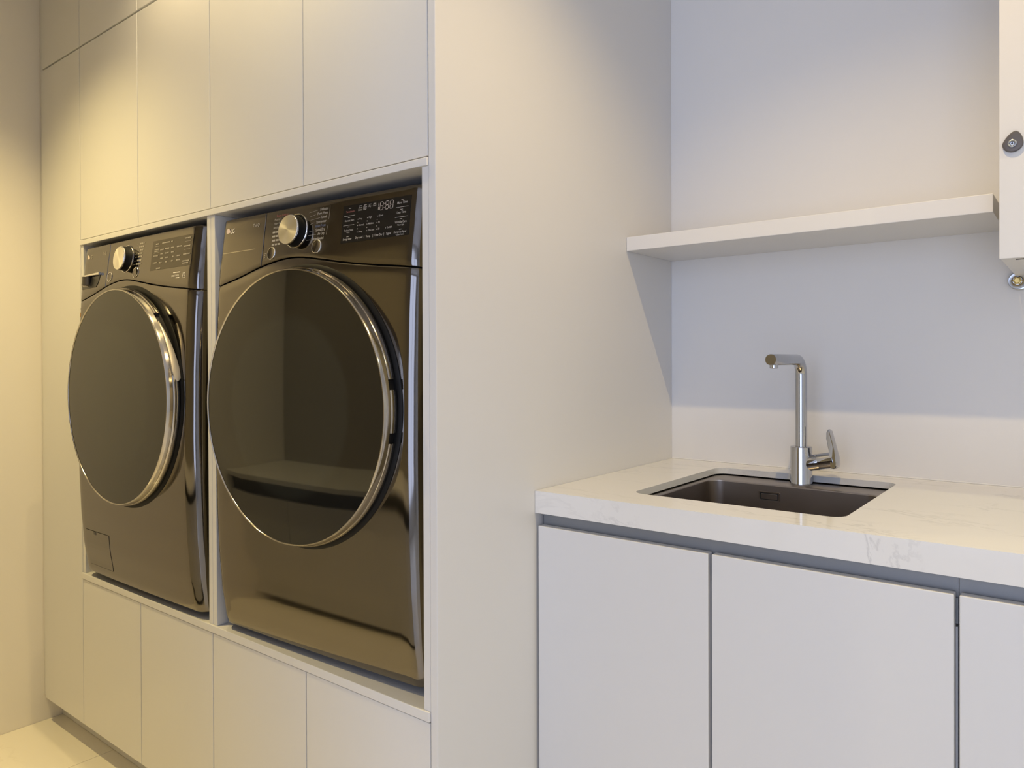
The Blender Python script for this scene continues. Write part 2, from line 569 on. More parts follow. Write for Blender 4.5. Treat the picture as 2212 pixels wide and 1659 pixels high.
def xcols(a, b, left_corner, right_corner):
    xs = []
    if left_corner:
        for k in range(9):
            xs.append(-HWX + RC * (1 - math.cos(R(90) * (k / 8.0))) if False else -HWX + RC - RC * math.sin(R(90) * (1 - k / 8.0)))
        a = -HWX + RC
    else:
        xs.append(a)
    end = HWX - RC if right_corner else b
    n = max(6, int((end - a) / 0.018))
    for k in range(1, n + 1):
        xs.append(a + (end - a) * k / n)
    if right_corner:
        for k in range(1, 9):
            xs.append(HWX - RC + RC * math.sin(R(90) * k / 8.0))
    return xs


def skin(name, xs, zlo, zhi, nrow, m, parent, lip=0.0035, back=0.02, lc=False, rc=False):
    """front skin between zlo(x) and zhi(x), with rounded lips along every border that turns inwards"""
    b = MB()
    rows = []
    prm = [(-0.0, back), (0.0, lip), (lip * 0.3, lip * 0.3), (lip, 0.0)]
    zs = []
    for dz, dy in prm:
        zs.append(('lo', dz, dy))
    for k in range(1, nrow):
        zs.append(('t', k / nrow, 0))
    for dz, dy in prm[::-1]:
        zs.append(('hi', dz, dy))
    for kind, v, dy in zs:
        row = []
        for x in xs:
            lo, hi = zlo(x), zhi(x)
            z = lo + v if kind == 'lo' else hi - v if kind == 'hi' else lo + lip + (hi - lo - 2 * lip) * v
            row.append([x, S(x, z) + dy, z])
        # side borders
        first, last = row[0], row[-1]
        if lc:
            pre = [[-HWX, first[1] + 0.10, first[2]]]
        else:
            pre = [[first[0], first[1] + back, first[2]], [first[0], first[1] + 0.002, first[2]]]
            row[0] = [first[0] + 0.0015, first[1], first[2]]
        if rc:
            post = [[HWX, last[1] + 0.10, last[2]]]
        else:
            post = [[last[0], last[1] + 0.002, last[2]], [last[0], last[1] + back, last[2]]]
            row[-1] = [last[0] - 0.0015, last[1], last[2]]
        rows.append(pre + row + post)
    b.grid(rows)
    return b.build(name, m, parent, True)


def patch(name, x0, x1, z0, z1, lift, m, parent, nx=6, nz=6, thick=0.0):
    """thin plate that follows the machine front"""
    b = MB()
    xs = [x0 + (x1 - x0) * i / nx for i in range(nx + 1)]
    zs = [z0 + (z1 - z0) * i / nz for i in range(nz + 1)]
    b.grid([[(x, S(x, z) - lift, z) for x in xs] for z in zs])
    loop = [(x, zs[0]) for x in xs] + [(xs[-1], z) for z in zs[1:]] + [(x, zs[-1]) for x in xs[::-1][1:]] + [(xs[0], z) for z in zs[::-1][1:-1]]
    b.grid([[(x, S(x, z) - lift, z) for x, z in loop], [(x, S(x, z) + 0.001, z) for x, z in loop]], True)
    return b.build(name, m, parent)


class Print:
    """flat print that follows the machine front"""

    def __init__(s, lift=0.0006):
        s.b = MB()
        s.lift = lift

    def text(s, body, x, z, size, align='LEFT', sx=0.86):
        pts, fs = text_polys(body, size, align, sx)
        s.b.add([(x + px, S(x + px, z + pz) - s.lift, z + pz) for px, pz in pts], fs)

    def bar(s, x0, z0, x1, z1, w):
        """line of width w from one point to another"""
        dx, dz = x1 - x0, z1 - z0
        L = math.hypot(dx, dz)
        nx, nz = -dz / L * w / 2, dx / L * w / 2
        q = [(x0 + nx, z0 + nz), (x0 - nx, z0 - nz), (x1 - nx, z1 - nz), (x1 + nx, z1 + nz)]
        s.b.add([(x, S(x, z) - s.lift, z) for x, z in q], [(0, 1, 2, 3)])

    def disc(s, x, z, r, n=20):
        s.b.add([(x + r * math.cos(2 * PI * k / n), S(x, z) - s.lift - 0.0, z + r * math.sin(2 * PI * k / n)) for k in range(n)], [tuple(range(n))])

    def done(s, name, m, parent):
        return s.b.build(name, m, parent, weld=False)


def tilt_at(z):
    return (yprof(z + 0.02) - yprof(z - 0.02)) / 0.04


def knob(parent, x, z):
    y = S(x, z)
    sl = tilt_at(z)
    yf = lambda px, pz: y + sl * (pz - z)
    b = MB()
    b.lathe_y([(0.0368, 0.002), (0.0385, 0.001), (0.0388, -0.0012), (0.0380, -0.0020), (0.0366, -0.0014)], x, z, 56, yf=yf)
    k = b.build('knob', BRIGHT, parent, True)
    b = MB()
    b.lathe_y([(0.0370, 0.001), (0.0367, -0.0014), (0.0350, -0.005), (0.0336, -0.010), (0.0330, -0.0195)], x, z, 56, yf=yf)
    b.build('knob_barrel', RUBBER, k, True)
    b = MB()
    rows = b.lathe_y([(0.0330, -0.0185), (0.0334, -0.020), (0.0332, -0.022), (0.0322, -0.0232)], x, z, 56, yf=yf)
    b.build('knob_rim', BRIGHT, k, True)
    b = MB()
    rows = b.lathe_y([(0.0323, -0.0231), (0.030, -0.0231), (0.016, -0.0233)], x, z, 56, yf=yf)
    b.cap(rows[-1])
    b.build('knob_face', KNOBF, k, True)
    return k


def button(parent, x, z, r):
    y = S(x, z)
    sl = tilt_at(z)
    yf = lambda px, pz: y + sl * (pz - z)
    b = MB()
    b.lathe_y([(r, 0.002), (r, -0.0012), (r - 0.0009, -0.0022), (r - 0.0021, -0.0018), (r - 0.0024, 0.001)], x, z, 40, yf=yf)
    o = b.build('button', BRIGHT, parent, True)
    b = MB()
    rows = b.lathe_y([(r - 0.0022, 0.001), (r - 0.0028, -0.0010), (r * 0.55, -0.0004), (r * 0.25, -0.0001)], x, z, 40, yf=yf)
    b.cap(rows[-1])
    b.build('button_face', STEELB, o, True)
    return o


def arcs(parent, notches, name='door_ring'):
    """back band of the chrome ring, interrupted where the notches are (degrees)"""
    segs = []
    cur = notches[0][1]
    for a, e in notches[1:] + [(notches[0][0] + 360, 0)]:
        segs.append((cur, a))
        cur = e
    for a, e in segs:
        b = MB()
        n = max(6, int((e - a) / 3))
        prof = [(0.293, 0.0135), (0.2990, 0.0135), (0.3006, 0.0165), (0.3008, 0.024), (0.2995, 0.0295), (0.293, 0.0305)]
        rows = b.lathe_y(prof, 0, ZDOOR, n, R(a), R(e))
        b.cap([r[0] for r in rows])
        b.cap([r[-1] for r in rows][::-1])
        b.build('ring_band', RINGM, parent, True)


def machine(name, label, cat, org, rz, zbase, washer):
    t = tag(empty(name, (org[0], org[1], zbase), rz), label, cat)
    GAP = 0.0012
    # shell behind the front
    b = MB()
    b.box(-HWX + 0.009, HWX - 0.009, 0.115, 0.50, 0.012, HM - 0.006)
    b.build('cabinet_body', SIDEM, t, bevel=0.006)
    xs = xcols(0, 0, True, True)
    skin('front_panel', xs, lambda x: 0.0, lambda x: seam(x) - GAP / 2, 46, STEELB, t, 0.0045, 0.05, True, True)
    XS = -0.150
    skin('control_panel', xcols(XS + 0.0008, 0, False, True), lambda x: seam(x) + GAP / 2, lambda x: HM, 14, STEELB, t, 0.0035, 0.05, False, True)
    dp = skin('drawer_panel' if washer else 'blank_panel', xcols(0, XS - 0.0008, True, False), lambda x: seam(x) + GAP / 2, lambda x: HM, 14, STEELB, t, 0.0035, 0.05, True, False)
    # dark shadow gap behind the seams
    b = MB()
    xx = xcols(0, 0, True, True)[4:-4]
    b.grid([[(x, S(x, seam(x)) + 0.012, seam(x) + dz) for x in xx] for dz in (-0.012, 0.012)])
    b.grid([[(XS + dx, S(XS, z) + 0.012, z) for dx in (-0.01, 0.01)] for z in (0.86, 0.9, 0.95, HM - 0.01)])
    b.build('seam_gap', RUBBER, t)
    # top plate closes the gap between fascia and shell
    b = MB()
    b.box(-HWX + 0.012, HWX - 0.012, 0.075, 0.12, HM - 0.014, HM - 0.001)
    b.build('top_edge', SIDEM, t, bevel=0.003)
    for sx in (-1, 1):
        for yy in (0.16, 0.45):
            b = MB()
            b.tube([(sx * 0.27, yy, 0.014), (sx * 0.27, yy, 0.004), (sx * 0.27, yy, ZS - zbase + 0.0003)], [0.014, 0.022, 0.022], 16)
            b.build('foot', RUBBER, t)
    # porthole door
    d = empty('porthole_door')
    d.parent = t
    b = MB()
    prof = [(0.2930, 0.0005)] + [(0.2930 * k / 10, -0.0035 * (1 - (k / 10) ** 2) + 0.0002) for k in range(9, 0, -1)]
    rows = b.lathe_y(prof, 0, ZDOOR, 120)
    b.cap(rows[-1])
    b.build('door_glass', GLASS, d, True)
    b = MB()
    b.lathe_y([(0.2915, 0.004), (0.2920, 0.0), (0.2932, -0.0016), (0.2948, -0.0014), (0.2958, 0.0004), (0.2972, 0.0060), (0.2985, 0.0125), (0.2975, 0.0140), (0.290, 0.0145)], 0, ZDOOR, 140)
    b.build('door_ring', RINGM, d, True)
    b = MB()
    b.lathe_y([(0.288, 0.004), (0.2925, 0.014), (0.2925, 0.034), (0.280, 0.044)], 0, ZDOOR, 96)
    b.build('door_drum', BLACK, d, True)
    if washer:
        arcs(d, [(12.0, 48.0)])
        b = MB()
        rin, rout = [], []
        N = 26
        for k in range(N + 1):
            a = 42.0 - (42.0 - 9.0) * k / N
            w = 0.0015 + 0.021 * (k / N) ** 0.8
            if k > N - 4:
                w *= math.sqrt(max(0.02, 1 - ((k - (N - 4)) / 4.0) ** 2)) if k < N else 0.15
            rr = 0.3000 + 0.0045 * (k / N)
            c, s_ = math.cos(R(a)), math.sin(R(a))
            ym = 0.0145 + 0.0022 + w * 0.25
            y0, y1 = 0.0140, 0.0140 + max(w, 0.002)
            if k > N - 4:
                mid = 0.0140 + 0.0112
                y0, y1 = mid - w / 2, mid + w / 2
            rout.append([((rr - 0.010) * c, y0, ZDOOR + (rr - 0.010) * s_), ((rr - 0.001) * c, y0, ZDOOR + (rr - 0.001) * s_), (rr * c, y0 * 0.75 + y1 * 0.25, ZDOOR + rr * s_),
                         (rr * c, y0 * 0.25 + y1 * 0.75, ZDOOR + rr * s_), ((rr - 0.001) * c, y1, ZDOOR + (rr - 0.001) * s_), ((rr - 0.010) * c, y1, ZDOOR + (rr - 0.010) * s_)])
        b.grid(rout)
        b.cap(rout[0])
        b.cap(rout[-1][::-1])
        b.build('door_handle', HANDLE, d, True)
    else:
        arcs(d, [(-12.0, -8.0), (8.0, 12.0)])
    b = MB()
    base = lambda x, z: S(x, z)
    b.lathe_y([(0.279, -0.004), (0.298, -0.0040), (0.3055, -0.0034), (0.3090, -0.0015), (0.3098, 0.003)], 0, ZDOOR, 120, yf=base)
    b.build('door_gap_ring', RUBBER, t, True)  # black ring standing in for the shadowed gap behind the door
    # controls
    knob(t, -0.034, 0.934)
    if washer:
        button(t, -0.128, 0.8895, 0.0145)
        button(t, 0.030, 0.8905, 0.0155)
    else:
        button(t, -0.116, 0.8905, 0.0148)
        button(t, 0.041, 0.8915, 0.0155)
    # maker's mark on the left-hand fascia
    p = Print()
    p.disc(-0.2985 if not washer else -0.294, 0.9600, 0.0078)
    p.done('logo_disc', LOGOM, dp)
    p = Print()
    p.text('LG', -0.2895 if not washer else -0.285, 0.9545, 0.0165, 'LEFT', 0.9)
    p.done('logo_lettering', WHITEPR if not washer else PRINTD, dp)
    p = Print()
    p.text('ThinQ', -0.1975, 0.9600, 0.0115, 'LEFT', 0.82)
    p.done('series_lettering', PRINT if not washer else PRINTD, dp)
    return t, dp


DX0, DX1, DZ0, DZ1 = 0.1175, 0.3090, 0.8900, 0.9700


def dxy(u, v):
    """position in the display from the picture of it: u, v in 0..1 from its top left"""
    return DX0 + (DX1 - DX0) * u, DZ1 - (DZ1 - DZ0) * v


def seg_digits(p, u0, u1, v0, v1):
    """18:88 drawn as seven-segment outlines"""
    W = 0.0011

    def ln(ua, va, ub, vb):
        a, b = dxy(ua, va), dxy(ub, vb)
        p.bar(a[0], a[1], b[0], b[1], W)
    h = (v0 + v1) / 2
    g = 0.012
    w = (u1 - u0)
    x = u0
    ln(x, v0 + g, x, h - g)
    ln(x, h + g, x, v1 - g)
    for xo in (0.10, 0.48, 0.79):
        a, b = u0 + w * xo, u0 + w * (xo + 0.21)
        for vv in (v0, h, v1):
            ln(a + 0.006, vv, b - 0.006, vv)
        for xx in (a, b):
            ln(xx, v0 + g, xx, h - g)
            ln(xx, h + g, xx, v1 - g)
    for vv in ((v0 + h) / 2, (v1 + h) / 2):
        a = dxy(u0 + w * 0.395, vv)
        p.disc(a[0], a[1], 0.0007, 10)


# --- the dryer
DRY, panel = machine('tumble_dryer', 'dark graphite dryer, nearer machine with black display and two notches in door ring', 'dryer',
                     (-0.398, -0.0465), math.atan(0.042), 0.580, False)
patch('panel_groove', -0.312, -0.182, 0.9060, 0.9074, 0.0004, RINGM, panel, 10, 1)
disp = patch('display', DX0, DX1, DZ0, DZ1, 0.0008, DISPM, DRY, 8, 8)
LF = 0.0013
p = Print(LF)
T1, T2, T3 = 0.0070, 0.0054, 0.0042
for body, u, v, s, al in (('More Time', 0.885, 0.185, T1, 'CENTER'), ('Less Time', 0.885, 0.435, T1, 'CENTER'), ('Wrinkle Care', 0.885, 0.675, T1 * 0.92, 'CENTER'),
                          ('*Drum Light', 0.885, 0.740, T3, 'CENTER'), ('Damp Dry Signal', 0.885, 0.920, T1 * 0.8, 'CENTER'), ('*Control Lock', 0.885, 0.985, T3, 'CENTER'),
                          ('Remote Start', 0.115, 0.435, T1 * 0.85, 'CENTER'), ('Reduce Static', 0.115, 0.690, T1 * 0.82, 'CENTER'), ('*Wi-Fi', 0.105, 0.745, T3, 'CENTER'),
                          ('Energy Saver', 0.105, 0.925, T1 * 0.84, 'CENTER'), ('Dry Level', 0.285, 0.925, T1 * 0.92, 'CENTER'), ('Temp.', 0.425, 0.925, T1 * 0.9, 'CENTER'),
                          ('Time Dry', 0.575, 0.925, T1 * 0.95, 'CENTER'), ('Signal', 0.725, 0.925, T1, 'CENTER'),
                          ('Flow', 0.265, 0.135, T2, 'CENTER'), ('Sense', 0.265, 0.190, T2, 'CENTER'), ('Clean', 0.340, 0.135, T2, 'CENTER'), ('Filter', 0.340, 0.190, T2, 'CENTER'),
                          ('Dry', 0.412, 0.135, T2, 'CENTER'), ('Cool', 0.482, 0.135, T2, 'CENTER'),
                          ('Very', 0.268, 0.430, T2 * 0.95, 'LEFT'), ('Normal', 0.268, 0.595, T2, 'LEFT'), ('Damp', 0.268, 0.765, T2, 'LEFT'),
                          ('High', 0.412, 0.430, T2, 'LEFT'), ('Medium', 0.412, 0.595, T2, 'LEFT'), ('Ultra Low', 0.412, 0.765, T2 * 0.95, 'LEFT'),
                          ('60 min', 0.560, 0.430, T2, 'LEFT'), ('40', 0.560, 0.595, T2, 'LEFT'), ('20', 0.560, 0.765, T2, 'LEFT'),
                          ('On/Off', 0.690, 0.765, T2, 'LEFT')):
    x, z = dxy(u, v)
    p.text(body, x, z, s, al)
for u, vs in ((0.250, (0.415, 0.50, 0.580, 0.665, 0.75)), (0.394, (0.415, 0.50, 0.580, 0.665, 0.75)), (0.542, (0.415, 0.50, 0.580, 0.665, 0.75)), (0.672, (0.75,))):
    for v in vs:
        x, z = dxy(u, v)
        p.disc(x, z, 0.0010, 12)
for u, v in ((0.885, 0.085), (0.885, 0.335), (0.885, 0.575), (0.885, 0.835), (0.105, 0.085), (0.105, 0.330), (0.105, 0.580), (0.105, 0.840)):
    x, z = dxy(u, v)
    p.bar(x - 0.0032, z, x + 0.0032, z, 0.0011)
for u in (0.265, 0.340, 0.412, 0.482):
    x, z = dxy(u, 0.065)
    p.bar(x - 0.0038, z, x + 0.0038, z, 0.0012)
for u0, u1, v in ((0.80, 0.975, 0.275), (0.80, 0.975, 0.525), (0.025, 0.195, 0.285), (0.025, 0.195, 0.535)):
    a, b_ = dxy(u0, v), dxy(u1, v)
    p.bar(a[0], a[1], b_[0], b_[1], 0.0008)
for u in (0.365, 0.495, 0.655):
    a, b_ = dxy(u, 0.865), dxy(u, 0.945)
    p.bar(a[0], a[1], b_[0], b_[1], 0.0006)
p.done('display_lettering', PRINT, disp)
p = Print(LF)
x, z = dxy(0.115, 0.195)
p.text('TurboSteam', x, z, T1 * 0.82, 'CENTER')
p.done('red_lettering', PRINTR, disp)
p = Print(LF)
seg_digits(p, 0.545, 0.755, 0.06, 0.265)
p.done('display_digits', DIGIT, disp)
# dial legend
p = Print()
for i, (body, z, xr) in enumerate((('Delicates', 0.9705, 0.0680), ('Perm. Press', 0.9615, 0.0675), ('Towels', 0.9525, 0.0665), ('Sportswear', 0.9430, 0.0655),
                                   ('Speed Dry', 0.9255, 0.0635), ('Air Dry', 0.9165, 0.0625), ('Downloaded', 0.9065, 0.0610))):
    p.text(body, xr, z, 0.0082, 'RIGHT', 0.85)
for x0_, z0_, x1_, z1_ in ((0.006, 0.9695, 0.034, 0.9725), (0.010, 0.9600, 0.028, 0.9630), (0.013, 0.9520, 0.044, 0.9545), (0.014, 0.9430, 0.026, 0.9450),
                           (0.013, 0.9275, 0.028, 0.9275), (0.009, 0.9185, 0.036, 0.9185), (0.004, 0.9085, 0.016, 0.9085)):
    p.bar(x0_, z0_, x1_, z1_, 0.0005)
p.bar(0.0735, 0.978, 0.0735, 0.948, 0.0006)
p.bar(0.0715, 0.934, 0.0690, 0.915, 0.0006)
p.done('dial_lettering', PRINT, DRY)
p = Print()
p.text('Normal', -0.1160, 0.9655, 0.0080, 'LEFT', 0.85)
p.text('Heavy Duty', -0.1165, 0.9562, 0.0076, 'LEFT', 0.85)
p.text('Bedding', -0.1170, 0.9468, 0.0078, 'LEFT', 0.85)
for z, w in ((0.9385, 0.030), (0.9290, 0.032), (0.9195, 0.034), (0.9100, 0.030)):
    q = -0.1180
    for ww in (0.35, 0.22, 0.30):
        p.bar(q, z, q + w * ww, z, 0.0042)
        q += w * (ww + 0.06)
p.done('cycle_lettering', PRINTD, DRY)
p = Print()
for k in range(3):
    p.bar(-0.1420 + 0.001 * k, 0.8820 + 0.0045 * k, -0.1370, 0.8825 + 0.0045 * k, 0.0016)
p.done('button_mark', PRINTD, DRY)
p = Print()
p.text('Steam Sanitary', -0.1100, 0.9735, 0.0085, 'LEFT', 0.88)
p.done('red_cycle_lettering', PRINTR, DRY)
p = Print()
p.text('Steam Fresh', 0.0650, 0.9340, 0.0082, 'RIGHT', 0.85)
p.done('blue_cycle_lettering', PRINTB, DRY)

# --- the washing machine
WAS, panel = machine('washing_machine', 'dark graphite washing machine, farther machine on the left with detergent drawer', 'washing machine',
                     (-1.158, -0.0702), math.atan(0.0044), 0.582, True)
disp = patch('display', 0.1100, 0.3130, 0.8880, 0.9690, 0.0007, DISPW, WAS, 8, 8)
DX0, DX1, DZ0, DZ1 = 0.1100, 0.3130, 0.8880, 0.9690
p = Print(LF)
for u, v, w in ((0.13, 0.31, 0.11), (0.13, 0.37, 0.11), (0.12, 0.52, 0.12), (0.12, 0.75, 0.12), (0.27, 0.34, 0.09), (0.40, 0.33, 0.11), (0.53, 0.33, 0.07), (0.70, 0.33, 0.12),
                (0.27, 0.48, 0.06), (0.41, 0.48, 0.09), (0.55, 0.48, 0.08), (0.28, 0.63, 0.08), (0.41, 0.63, 0.08), (0.56, 0.63, 0.04), (0.70, 0.63, 0.09),
                (0.26, 0.77, 0.07), (0.41, 0.77, 0.05), (0.55, 0.77, 0.05), (0.70, 0.77, 0.08), (0.35, 0.12, 0.20), (0.50, 0.12, 0.04),
                (0.89, 0.10, 0.14), (0.89, 0.36, 0.15), (0.89, 0.62, 0.16), (0.89, 0.84, 0.16), (0.89, 0.91, 0.14), (0.13, 0.12, 0.09), (0.22, 0.955, 0.11)):
    a = dxy(u - w / 2, v)
    b_ = dxy(u + w / 2, v)
    n = max(2, int((b_[0] - a[0]) / 0.005))
    for k in range(n):
        s0, s1 = k / n, (k + 0.78) / n
        p.bar(a[0] + (b_[0] - a[0]) * s0, a[1], a[0] + (b_[0] - a[0]) * s1, b_[1], 0.0034)
for u0, u1, v in ((0.82, 0.97, 0.21), (0.82, 0.97, 0.475), (0.06, 0.19, 0.42), (0.08, 0.19, 0.20)):
    a, b_ = dxy(u0, v), dxy(u1, v)
    p.bar(a[0], a[1], b_[0], b_[1], 0.0007)
p.done('display_lettering', PRINTD, disp)
p = Print()
for i, (z, w) in enumerate(((0.9705, 0.026), (0.9615, 0.028), (0.9520, 0.018), (0.9425, 0.028), (0.9335, 0.024), (0.9235, 0.026), (0.9135, 0.030))):
    q = 0.062 - i * 0.0012
    n = 3
    for k in range(n):
        p.bar(q - w + w * k / n, z, q - w + w * (k + 0.8) / n, z, 0.0044)
    p.bar(q - w - 0.016, z - 0.001, q - w - 0.004, z, 0.0005)
p.done('dial_lettering', PRINTD, WAS)
p = Print()
p.bar(0.2360, 0.8735, 0.2700, 0.8735, 0.0022)
p.bar(0.2510, 0.8590, 0.2680, 0.8590, 0.0026)
p.text('DIRECT DRIVE', 0.2290, 0.8630, 0.0062, 'LEFT', 0.92)
p.text('10', 0.2805, 0.8600, 0.0165, 'LEFT', 0.92)
p.bar(0.2800, 0.8570, 0.2955, 0.8570, 0.0012)
p.done('motor_badge', WHITEPR, WAS)
# drawer pull
b = MB()
pl = [(-0.3190, 0.8985), (-0.1950, 0.9005), (-0.2000, 0.8780), (-0.2120, 0.8655), (-0.3100, 0.8625), (-0.3190, 0.8760)]
b.add([(x, S(x, z) - 0.0012, z) for x, z in pl], [tuple(range(6))])
b.grid([[(x, S(x, z) - 0.0012, z) for x, z in pl], [(x, S(x, z) + 0.001, z) for x, z in pl]], True)
sl = b.build('drawer_recess', BLACK, panel)
b = MB()
b.tube([(x, S(x, 0.9035) - 0.004, 0.9020 + 0.0025 * (x + 0.32) / 0.13) for x in (-0.316, -0.29, -0.25, -0.21, -0.191)], 0.0042, 12)
b.build('drawer_pull', BRIGHT, panel, True)
b = MB()
b.tube([(-0.276, S(-0.276, 0.88) - 0.0016, 0.8985), (-0.276, S(-0.276, 0.88) - 0.0030, 0.8740)], 0.0135, 16)
b.build('pull_grip', SIDEM, panel, True)
patch('hatch_gap', -0.2880, -0.1330, 0.0290, 0.1370, 0.0004, RUBBER, WAS, 6, 8)
hp = patch('filter_hatch', -0.2865, -0.1330, 0.0305, 0.1358, 0.0011, STEELB, WAS, 6, 8)
patch('hatch_notch', -0.2330, -0.2180, 0.1265, 0.1360, 0.0018, BLACK, hp, 1, 1)
patch('sticker', -0.3300, -0.3150, 0.7800, 0.7930, 0.0008, ORANGE, WAS, 3, 1)
p = Print()
p.bar(-0.3260, 0.8050, -0.3160, 0.8050, 0.0036)
p.done('small_mark', PRINTD, WAS)

# ------------------------------------------------------------------ sink counter
ZC, ZCB, YC = 0.9392, 0.8910, 0.3074
ZL = 0.9236                                   # underside of the slab, top of the sink flange
CX1 = 2.2
HOLE = (0.1800, 0.6090, 0.4120, 0.8860)
b = bmesh.new()
hp_ = rrect(*HOLE, 0.030, ZC, 8)
N = len(hp_)
out = [(0.0008, YC, ZC), (CX1, YC, ZC), (CX1, YB - 0.0008, ZC), (0.0008, YB - 0.0008, ZC)]
hv = [b.verts.new(p_) for p_ in hp_]
ov = [b.verts.new(p_) for p_ in out]
es = [b.edges.new((hv[i], hv[(i + 1) % N])) for i in range(N)] + [b.edges.new((ov[i], ov[(i + 1) % 4])) for i in range(4)]
bmesh.ops.triangle_fill(b, use_beauty=True, use_dissolve=False, edges=es)
# a fill inside the hole must go
for f in [f for f in b.faces if HOLE[0] < f.calc_center_median().x < HOLE[1] and HOLE[2] < f.calc_center_median().y < HOLE[3] and all(v in hv for v in f.verts)]:
    b.faces.remove(f)
top_faces = list(b.faces)
dup = bmesh.ops.duplicate(b, geom=top_faces)
vm = dup['vert_map']
for v in list(hv) + list(ov):
    vm[v].co.z = ZL + 0.0004
loops = [hv, ov]
for lp in loops:
    n = len(lp)
    for i in range(n):
        b.faces.new((lp[i], lp[(i + 1) % n], vm[lp[(i + 1) % n]], vm[lp[i]]))
bmesh.ops.recalc_face_normals(b, faces=b.faces)
# downturned front edge
vs = [b.verts.new(c) for c in ((0.0008, YC, ZL + 0.0004), (CX1, YC, ZL + 0.0004), (CX1, YC + 0.02, ZL + 0.0004), (0.0008, YC + 0.02, ZL + 0.0004),
                               (0.0008, YC, ZCB), (CX1, YC, ZCB), (CX1, YC + 0.02, ZCB), (0.0008, YC + 0.02, ZCB))]
for f in ((0, 1, 5, 4), (1, 2, 6, 5), (2, 3, 7, 6), (3, 0, 4, 7), (4, 5, 6, 7)):
    b.faces.new([vs[i] for i in f])
bmesh.ops.recalc_face_normals(b, faces=b.faces)
me = bpy.data.meshes.new('worktop')
b.to_mesh(me)
b.free()
me.materials.append(STONE)
wt = bpy.data.objects.new('worktop', me)
COL.objects.link(wt)
tag(wt, 'white marble-look worktop with faint grey veins around the sink', 'worktop')
box('sealant_bead', (0.001, CX1, YB - 0.0022, YB - 0.0002, ZC + 0.0002, ZC + 0.0030), SEAL, wt, 0.0006)

# sink
SKO = (0.395, 0.62, 0.70)
t = tag(empty('undermount_sink', SKO), 'brushed steel undermount sink with rectangular overflow slot', 'sink')


def sk(loop):
    return [(x - SKO[0], y - SKO[1], z - SKO[2]) for x, y, z in loop]


BX = (0.1930, 0.5970, 0.4260, 0.8050)
b = MB()
ZL -= 0.0030
b.grid([sk(rrect(0.160, 0.629, 0.394, 0.925, 0.045, ZL + 0.0028)), sk(rrect(0.160, 0.629, 0.394, 0.925, 0.045, ZL)),
        sk(rrect(BX[0] - 0.003, BX[1] + 0.003, BX[2] - 0.003, BX[3] + 0.003, 0.038, ZL)),
        sk(rrect(BX[0] - 0.0008, BX[1] + 0.0008, BX[2] - 0.0008, BX[3] + 0.0008, 0.036, ZL - 0.0010)),
        sk(rrect(BX[0], BX[1], BX[2], BX[3], 0.035, ZL - 0.0035))], True)
b.build('flange', STEEL, t, True)
b = MB()
rows = []
for ins, z in ((0, ZL - 0.0033), (0.002, 0.86), (0.004, 0.78), (0.006, 0.748), (0.011, 0.737), (0.020, 0.731), (0.032, 0.7285), (0.12, 0.7265)):
    rows.append(sk(rrect(BX[0] + ins, BX[1] - ins, BX[2] + ins, BX[3] - ins, max(0.035 - ins * 0.2, 0.015), z)))
b.grid(rows, True)
b.cap(rows[-1][::-1])
b.build('basin', STEEL, t, True)
b = MB()
for rr, z in ((0.045, 0.7268), ):
    b.tube([(0, -0.005, 0.7262 - SKO[2]), (0, -0.005, 0.7295 - SKO[2])], [0.045, 0.041], 40)
b.build('drain', CHROME, t, True)
oc = (0.3420 - SKO[0], 0.8040 - SKO[1], 0.8910 - SKO[2])
b = MB()
ol, om, oi = [], [], []
for x, z, _ in rrect(-0.0265, 0.0265, -0.0115, 0.0115, 0.003, 0, 4):
    ol.append((oc[0] + x, oc[1] + 0.0005, oc[2] + z))
    om.append((oc[0] + x * 0.985, oc[1] - 0.0028, oc[2] + z * 0.97))
    oi.append((oc[0] + x * 0.86, oc[1] - 0.0026, oc[2] + z * 0.72))
b.grid([ol, om, oi, [(x, oc[1] - 0.0004, z) for x, y, z in oi]], True)
ofl = b.build('overflow_frame', STEEL, t, True)
box('overflow_plate', (oc[0] - 0.0195, oc[0] + 0.0195, oc[1] - 0.0018, oc[1] - 0.0002, oc[2] - 0.0062, oc[2] + 0.0062), STEEL, ofl, 0.0005)
box('overflow_slot', (oc[0] - 0.0235, oc[0] + 0.0235, oc[1] - 0.0006, oc[1] + 0.0004, oc[2] - 0.0088, oc[2] + 0.0088), VOID, ofl, 0)

# faucet
FX, FY = 0.4014, 0.8580
t = tag(empty('mixer_faucet', (FX, FY, ZL)), 'polished chrome single-lever faucet with L-shaped spout', 'faucet')
b = MB()
b.tube([(0, 0, 0.0002), (0, 0, 0.004), (0, 0, 0.006), (0, 0, 0.0905), (0, 0, 0.0920)], [0.0262, 0.0262, 0.0255, 0.0252, 0.0240], 48)
b.build('body', CHROME, t, True)
SZ = 1.2235 - ZL
b = MB()
path = [(0, 0, 0.088), (0, 0, 0.15), (0, 0, SZ - 0.045)]
rad = [0.0137, 0.0137, 0.0137]
RB = 0.038
for k in range(0, 13):
    a = R(90 * k / 12)
    path.append((0, -RB + RB * math.cos(a), SZ - RB + RB * math.sin(a)))
    rad.append(0.0137 - 0.0006 * k / 12)
path += [(0, -0.10, SZ), (0, -0.2160, SZ), (0, -0.2178, SZ)]
rad += [0.0129, 0.0125, 0.0118]
b.tube(path, rad, 40)
sp = b.build('spout', CHROME, t, True)
b = MB()
b.tube([(0, -0.196, SZ - 0.008), (0, -0.196, SZ - 0.0185), (0, -0.196, SZ - 0.0195)], [0.0092, 0.0092, 0.0080], 28)
b.build('aerator', CHROME, sp, True)
b = MB()
b.tube([(0.010, 0, 0.0500), (0.040, 0, 0.0570), (0.0415, 0, 0.0574)], [0.0190, 0.0190, 0.0186], 40)
